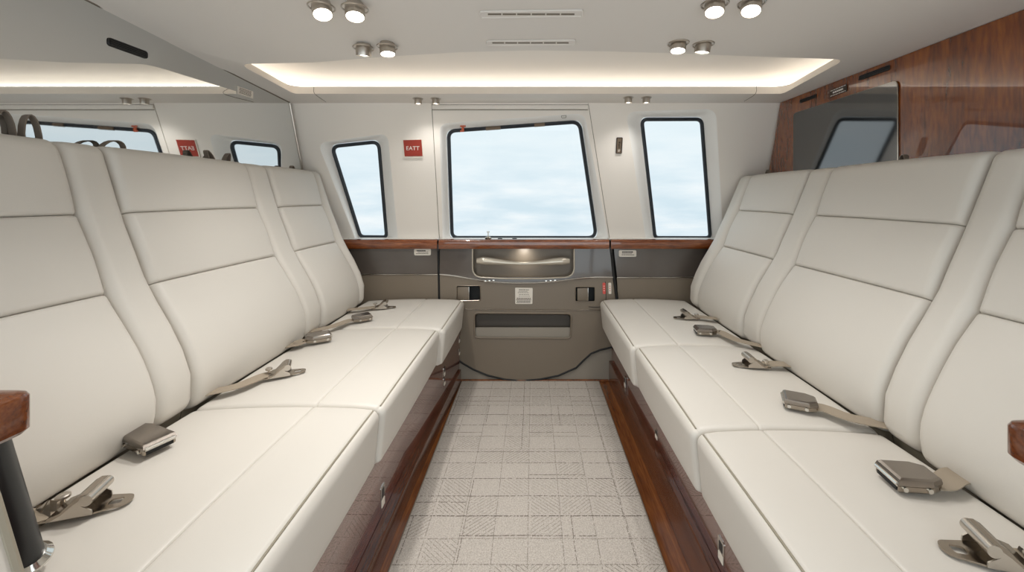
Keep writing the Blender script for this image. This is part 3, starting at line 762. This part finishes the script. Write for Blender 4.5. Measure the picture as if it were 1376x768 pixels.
def pad_section(sg, h0, h1, r0, r1, t, back=.045, bulge=0.0):
    f = XF[sg]; s = []
    def fr(h):
        e = .004; dx = (f(h+e)-f(h-e))/(2*e); l = math.hypot(1, dx)
        return f(h), (-1/l, dx/l), l         # abs-x frame: normal points to the aisle and up
    _,_,l = fr((h0+h1)/2)
    hs = []
    for k in range(9): hs.append((h0+r0/l*(1-math.cos(k/8*PI/2)), r0*(1-math.sin(k/8*PI/2))))
    m = 10
    for k in range(1,m): hs.append((h0+r0/l+(h1-h0-(r0+r1)/l)*k/m, 0))
    for k in range(8,-1,-1): hs.append((h1-r1/l*(1-math.cos(k/8*PI/2)), r1*(1-math.sin(k/8*PI/2))))
    for h, ins in hs:
        x, n, _ = fr(h); u = (h-h0)/(h1-h0)
        o = t-ins+bulge*math.sin(PI*u)**.8
        s.append((sg*(x+n[0]*o), CZ+h+n[1]*o, sg*n[0], n[1], 1))
    for h in (h1, h0):
        x, n, _ = fr(h)
        if h == h1 and r1 > .03:
            s.append((sg*(x-n[0]*(.05)), CZ+h-n[1]*.05-.012, sg*n[0], n[1], 0))
        s.append((sg*(x-n[0]*back), CZ+h-n[1]*back-(.05 if (h == h1 and r1 > .03) else 0), sg*n[0], n[1], 0))
    return s
def seat(sg, cy0, cy1, cf, cs_, py0, py1, sy0, sy1, label, end_bolster=None, loops=()):
    mid = (sg*.75, (cy0+cy1)/2, ZB)
    t = thing('cabin_seat', label, 'seat', mid, 'cream leather seats in two facing rows')
    bm = bmesh.new(); sweep(bm, cushion_section(sg, cf, cs_, .944 if sg < 0 else .873), cy0+.0008, cy1-.0008, .016, .004)
    cu = obj('seat_cushion', bm, M['leather'], t, angle=50)
    a = PI*.36; r = .026
    pp = [Vector((sg*(cf+r-(r-.0012)*math.cos(a)), cy0+.014+(cy1-cy0-.028)*k/10, ZT-r+(r-.0012)*math.sin(a)+.004*math.sin(PI*k/10)**.7)) for k in range(11)]
    obj('piping', tube(pp, .0022, seg=6), M['piping'], cu)
    s0, s1, s2, s3 = SEAM[sg]
    # backing shell behind the pads
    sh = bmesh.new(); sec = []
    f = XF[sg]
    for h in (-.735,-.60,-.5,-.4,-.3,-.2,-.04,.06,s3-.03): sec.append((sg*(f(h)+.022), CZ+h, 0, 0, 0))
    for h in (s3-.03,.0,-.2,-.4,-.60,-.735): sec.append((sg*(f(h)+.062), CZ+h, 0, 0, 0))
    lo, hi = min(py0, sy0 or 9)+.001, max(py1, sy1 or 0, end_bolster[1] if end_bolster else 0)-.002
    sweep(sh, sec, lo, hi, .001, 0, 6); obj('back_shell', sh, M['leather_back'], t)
    for nm, h0, h1, r0, r1, bl in (('lower_pad', s0, s1, .040, .010, .004), ('middle_pad', s1, s2, .010, .010, .006), ('headrest_pad', s2, s3, .010, .038, .006)):
        bm = bmesh.new(); sweep(bm, pad_section(sg, h0+.0005, h1-.0005, r0, r1, .006, bulge=bl), py0+.0005, py1-.0005, .022, .005)
        obj(nm, bm, M['leather'], t, angle=55)
    def bol(y0, y1, tt, bulge, R):
        bm = bmesh.new(); sweep(bm, pad_section(sg, s0, s3-.001, .055, .038, tt, bulge=bulge), y0+.0005, y1-.0005, R, .004)
        obj('side_bolster', bm, M['leather'], t, angle=55)
    if sy0: bol(sy0, sy1, .002, .004, .026)
    if end_bolster: bol(end_bolster[0], end_bolster[1], .006, .010, .034)
    # fabric pull loops behind the top edge
    for (Y, w, hgt, lean) in loops:
        x0 = f(s3)+.035; z0 = CZ+s3-.03
        pts = []
        for k in range(11):
            a = PI*k/10
            pts.append(Vector((sg*(x0+.02*math.sin(a)*.3), Y-w*math.cos(a)+lean*math.sin(a), z0+(hgt+.03)*math.sin(a)**.8)))
        obj('pull_strap', tube(pts, 0, flat=(.016,.003,(1,0,0))), M['strap_dark'], t, angle=60)
    return t
# left row, far to near
seat(-1, 1.786, 2.300, .388, .60, 1.80, 2.175, None, None, 'cream leather seat at the far end of the left row, beside the left window', (2.175, 2.245), [(2.06,.014,.010,0)])
seat(-1, 1.121, 1.786, .411, .60, 1.121, 1.665, 1.665, 1.798, 'middle cream leather seat of the left row in front of the mirror', None, [(1.545,.014,.026,-.025),(1.605,.014,.026,.025),(1.17,.035,.016,.02)])
seat(-1, .577, 1.121, .421, .60, .464, 1.008, 1.008, 1.120, 'cream leather seat of the left row nearest the camera, beside the wooden armrest', None, [(.935,.018,.05,0),(.985,.018,.05,0)])
# right row
seat(1, 1.58, 2.300, .380, .567, 1.682, 2.12, 1.546, 1.68, 'cream leather seat at the far end of the right row, beside the right window', (2.12, 2.235), [(2.05,.012,.012,0)])
seat(1, 1.01, 1.58, .396, .567, 1.015, 1.545, None, None, 'middle cream leather seat of the right row, below the television', None, [(1.30,.012,.010,0)])
seat(1, .45, 1.01, .404, .567, .382, .912, .912, 1.014, 'cream leather seat of the right row nearest the camera', None, [])

# ------------------------------------------------------------------ armrests
def armrest(sg, xe, Y0, Y1, z1, z0, post, label, pad=None):
    t = thing('armrest', label, 'armrest', (sg*(xe+.1),(Y0+Y1)/2,ZT), 'wooden armrests on the seats nearest the camera')
    pts = rpoly([(xe,Y0),(xe,Y1),(xe+.30,Y1),(xe+.30,Y0)], .02, 6)
    rings = []
    for ins, z in ((.004,z0),(.0,z0+.005),(0,z1-.007),(.002,z1-.003),(.008,z1)):
        cx, cy = xe+.15, (Y0+Y1)/2
        rings.append([Vector((sg*(cx+(a-cx)*(1-ins/.15)), cy+(b-cy)*(1-ins/((Y1-Y0)/2)), z)) for a, b in pts])
    obj('arm_cap', loft(rings, True, True), M['wood_cap'], t)
    a, b = post; b = Vector(b); a = Vector(a)
    obj('post', tube([a, b], .0165, seg=18), M['post'], t)
    d = (a-b).normalized()
    obj('post_collar', tube([b+d*.012, b+d*.004, b], [.019,.025,.025], seg=20), M['chrome'], t)
    if pad:
        ap = obj('arm_pad', pad(), M['leather'], t, angle=40)
        obj('stitched_edge', tube([Vector((-.78+(x+.78)*.99, .452, .58+(z-.58)*.99)) for x, z in PADO], .0055, closed=True, seg=8), M['piping'], ap)
    return t
PADO = rpoly([(-.556,.43),(-.568,.61),(-.612,.755),(-.98,.755),(-.98,.43)], [.02,.10,.06,.02,.02], 10)
def padL():
    # upright cream pad with a rounded front corner, nearer the camera than the post
    o = PADO
    rings = []
    cx, cz = -.78, .58
    for ins, Y in ((.014,.400),(.004,.403),(0,.41),(0,.448),(.004,.455),(.014,.458)):
        rings.append([Vector((cx+(x-cx)*(1-ins/.24), Y, cz+(z-cz)*(1-ins/.14))) for x, z in o])
    b = loft(rings, True, True)
    return b
armrest(-1, .683, .495, .56, CZ-.262, CZ-.318, (C(-14,588,.535), C(40,757,.62)+Vector((0,0,.005))), 'wooden armrest on a black post at the left edge of the view', padL)
q0 = Vector((.615,.47,CZ-.31)); 
armrest(1, .553, .42, .482, CZ-.260, CZ-.304, (Vector((.620,.46,CZ-.30)), Vector((.600,.44,ZT+.012))), 'wooden armrest at the right edge of the view')

# ------------------------------------------------------------------ seat belts
ZS = ZT+.0135
def flat_pt(px, py):
    p = Hh(px, py, ZS-CZ); return p
def plate_pts(a, n_, c, outline, z):          # outline in (along, across)
    return [c+a*u+n_*v+Vector((0,0,z)) for u, v in outline]
def belt(kind, tip, back, root, label, sg, sc=1.0):
    tip = flat_pt(*tip); back = flat_pt(*back); root = flat_pt(*root)
    a = (tip-back); a.z = 0; a.normalize(); nn = Vector((-a.y, a.x, 0)); up = Vector((0,0,1))
    cen = (tip+back)/2
    t = thing('seat_belt', label, 'seat belt', cen, 'lap belt halves lying on the seats')
    if kind == 'B':
        Lh = max(.036, (tip-back).length/2)*sc; Wd = .027*sc; Hh_ = .026*sc
        # body
        def ring(z, k, kf, kb):
            return [cen+a*(Lh*kf)+nn*(Wd*k)+up*z, cen+a*(Lh*kf)-nn*(Wd*k)+up*z, cen-a*(Lh*kb*.45)-nn*(Wd*k)+up*z, cen-a*(Lh*kb)-nn*(Wd*k*.62)+up*z, cen-a*(Lh*kb)+nn*(Wd*k*.62)+up*z, cen-a*(Lh*kb*.45)+nn*(Wd*k)+up*z]
        b = loft([ring(.001,.94,.93,.9), ring(.004,1,.98,.97), ring(Hh_*.45,1,.98,.98), ring(Hh_*.5,.94,.94,.94)], True, True)
        obj('buckle_body', b, M['steel'], t, angle=25)
        b = loft([ring(Hh_*.5,1.02,1.0,1.0), ring(Hh_*.62,1.04,1.02,1.02), ring(Hh_*.9,1.0,.93,.97), ring(Hh_,.90,.82,.86)], True, True)
        obj('buckle_lid', b, M['buckle'], t, angle=22)
        b = tube([cen+a*(Lh*.98)+nn*(Wd*.95)+up*Hh_*.56, cen+a*(Lh*.98)-nn*(Wd*.95)+up*Hh_*.56], .0042*sc, seg=10)
        obj('lid_lip', b, M['chrome'], t)
        b = box(cen+a*(Lh*.965)+up*Hh_*.26, (.004,Wd*1.7,Hh_*.3), 0, None, Matrix.Rotation(math.atan2(a.y,a.x),3,'Z')); obj('buckle_slot', b, M['black'], t, smooth=False)
        for s in (-1,1):
            for u in (.72,-.30):
                q = cen+a*(Lh*u)+nn*(s*Wd*.98)+up*Hh_*.3
                obj('rivet', tube([q, q+nn*(s*.0035)], .0042*sc, seg=10), M['chrome'], t)
        att = cen-a*(Lh*.92)+up*.007; sw = .040*sc
    else:
        Ln = .106*sc; Wd = .021*sc; cen = tip-a*(Ln/2)
        out = rpoly([(Ln*.5,-Wd*.55),(Ln*.5,Wd*.55),(Ln*.1,Wd),(-Ln*.5,Wd),(-Ln*.5,-Wd),(Ln*.1,-Wd)], [Wd*.9,Wd*.9,.02,.003,.003,.02], 6)
        hole = rpoly([(Ln*.22,-Wd*.35),(Ln*.22,Wd*.35),(Ln*.38,Wd*.35),(Ln*.38,-Wd*.35)], Wd*.2, 4)
        b = plate(plate_pts(a,nn,cen,out,.0035), [plate_pts(a,nn,cen,hole,.0035)], (0,0,-.003))
        obj('tongue_plate', b, M['steel'], t, smooth=False)
        c2 = tip-a*(.058*sc)
        # raised adjuster frame with its roller
        prof = [(-.036,.003),(-.034,.008),(-.020,.013),(-.010,.024),(-.002,.034),(.006,.039),(.013,.0385),(.017,.034),(.013,.030),(.006,.028),(.000,.018),(-.006,.004)]
        rings = [[c2+a*(u*sc)+nn*(w*Wd*1.1)+up*(z*sc*.88) for u, z in prof] for w in (-1,1)]
        obj('adjuster', loft(rings, True, True), M['steel'], t, angle=30)
        obj('roller', tube([c2+a*(.0125*sc)+nn*(Wd*1.16)+up*.025*sc, c2+a*(.0125*sc)-nn*(Wd*1.16)+up*.025*sc], .0085*sc, seg=16), M['nickel'], t)
        for s in (-1,1):
            b = loft([[c2+a*u*sc+nn*(s*Wd*(1.02+k))+up*z*sc*.88 for u, z in ((-.032,.002),(.020,.002),(.019,.010),(.006,.020),(.004,.030),(-.006,.022),(-.018,.010))] for k in (0,.09)], True, True)
            obj('side_cheek', b, M['nickel'], t, angle=25)
        q = c2-a*(.036*sc)+nn*(Wd*.5)+up*.004
        obj('adjuster_button', lathe([(.003,0),(.003,.012),(.009,.013),(.009,.017),(.006,.019)], Matrix.Translation(q) @ Matrix.Scale(sc,4), 14), M['nickel'], t)
        att = c2-a*(.030*sc)+up*.005; sw = .038*sc
    # webbing from the seat crease
    r2 = Vector((sg*(XF[sg](-.57)+.01), root.y, ZS+.002))
    m1 = att-a*.02+up*.001
    pts = spline([r2, root.lerp(m1,.35)+up*.005, m1, att], 6)
    obj('strap', tube(pts, 0, flat=(sw,.0022,nn)), M['strap'], t, angle=40)
    return t
belt('T', (178,671), (104,684), (40,703), 'seat belt tongue end on the left seat nearest the camera, beside the armrest', -1, 1.15)
belt('B', (214,604), (176,588), (158,594), 'seat belt buckle on the left row wedged by the backrest nearest the camera', -1, 1.08)
belt('T', (411,497.5), (366,505), (298,530), 'seat belt tongue end on the middle seat of the left row', -1, 1.1)
belt('B', (443,455), (412,460), (398,466), 'dark topped seat belt buckle at the back of the middle seat of the left row', -1, 1.1)
belt('B', (498,428), (474,432), (430,446), 'shiny seat belt buckle on the far seat of the left row', -1, 1.05)
belt('T', (532,412.5), (503,414), (478,417), 'seat belt tongue end on the far seat of the left row, nearest the door', -1, 1.1)
belt('T', (905,427), (934,427), (958,429), 'seat belt tongue end on the far seat of the right row, nearest the door', 1, 1.1)
belt('B', (935,447), (961,448), (1006,466), 'shiny seat belt buckle on the far seat of the right row', 1, 1.05)
belt('T', (984,490), (1022,491), (1050,491), 'seat belt tongue end on the middle seat of the right row, with a folded roller', 1, 1.1)
belt('B', (1054,542), (1096,550), (1162,572), 'bright silver seat belt buckle on the middle seat of the right row', 1, 1.08)
belt('B', (1194,648), (1252,652), (1290,640), 'large seat belt buckle on the right seat nearest the camera', 1, 1.1)
belt('T', (1263,736), (1340,750), (1376,762), 'seat belt tongue end on the right seat in the lower right corner of the view', 1, 1.15)

# ------------------------------------------------------------------ sky, camera, view
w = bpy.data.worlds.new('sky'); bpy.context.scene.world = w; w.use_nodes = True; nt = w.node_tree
bg = nt.nodes['Background']; tc = nt.nodes.new('ShaderNodeTexCoord')
mp = nt.nodes.new('ShaderNodeMapping'); mp.inputs['Scale'].default_value = (3,3,14)
no = nt.nodes.new('ShaderNodeTexNoise'); no.inputs['Scale'].default_value = 1.7; no.inputs['Detail'].default_value = 7; no.inputs['Roughness'].default_value = .55
nt.links.new(tc.outputs['Generated'], mp.inputs[0]); nt.links.new(mp.outputs[0], no.inputs['Vector'])
cr = nt.nodes.new('ShaderNodeValToRGB'); e = cr.color_ramp.elements
e[0].position = .36; e[0].color = S((205,221,229)); e[1].position = .66; e[1].color = S((240,242,242))
k_ = e.new(.5); k_.color = S((221,231,236))
nt.links.new(no.outputs['Fac'], cr.inputs[0])
sx = nt.nodes.new('ShaderNodeSeparateXYZ'); nt.links.new(tc.outputs['Generated'], sx.inputs[0])
mr_ = nt.nodes.new('ShaderNodeMapRange'); mr_.inputs[1].default_value = -.06; mr_.inputs[2].default_value = .2; nt.links.new(sx.outputs[2], mr_.inputs[0])
mx = nt.nodes.new('ShaderNodeMixRGB'); nt.links.new(mr_.outputs[0], mx.inputs[0]); nt.links.new(cr.outputs[0], mx.inputs[1]); mx.inputs[2].default_value = S((227,236,239))
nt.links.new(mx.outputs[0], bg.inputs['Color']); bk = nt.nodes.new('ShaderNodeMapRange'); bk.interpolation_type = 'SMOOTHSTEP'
bk.inputs[1].default_value = .15; bk.inputs[2].default_value = -.5; bk.inputs[3].default_value = .95; bk.inputs[4].default_value = 1.95   # sky strengthened behind the camera, an added unseen fill for ceiling and walls
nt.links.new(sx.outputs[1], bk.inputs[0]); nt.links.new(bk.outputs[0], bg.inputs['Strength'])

cam = bpy.data.cameras.new('camera'); co = bpy.data.objects.new('camera', cam); col.objects.link(co)
co.location = (0,0,CZ); co.rotation_euler = (PI/2,0,0); cam.sensor_fit = 'HORIZONTAL'; cam.sensor_width = 36
cam.lens = F/1376*36; cam.shift_x = -(VX-688)/1376; cam.shift_y = -(384-VY)/1376; cam.clip_start = .02
sc = bpy.context.scene; sc.camera = co
sc.view_settings.view_transform = 'Standard'; sc.view_settings.look = 'None'; sc.view_settings.gamma = 1
sc.view_settings.use_curve_mapping = False; sc.view_settings.exposure = 0.28
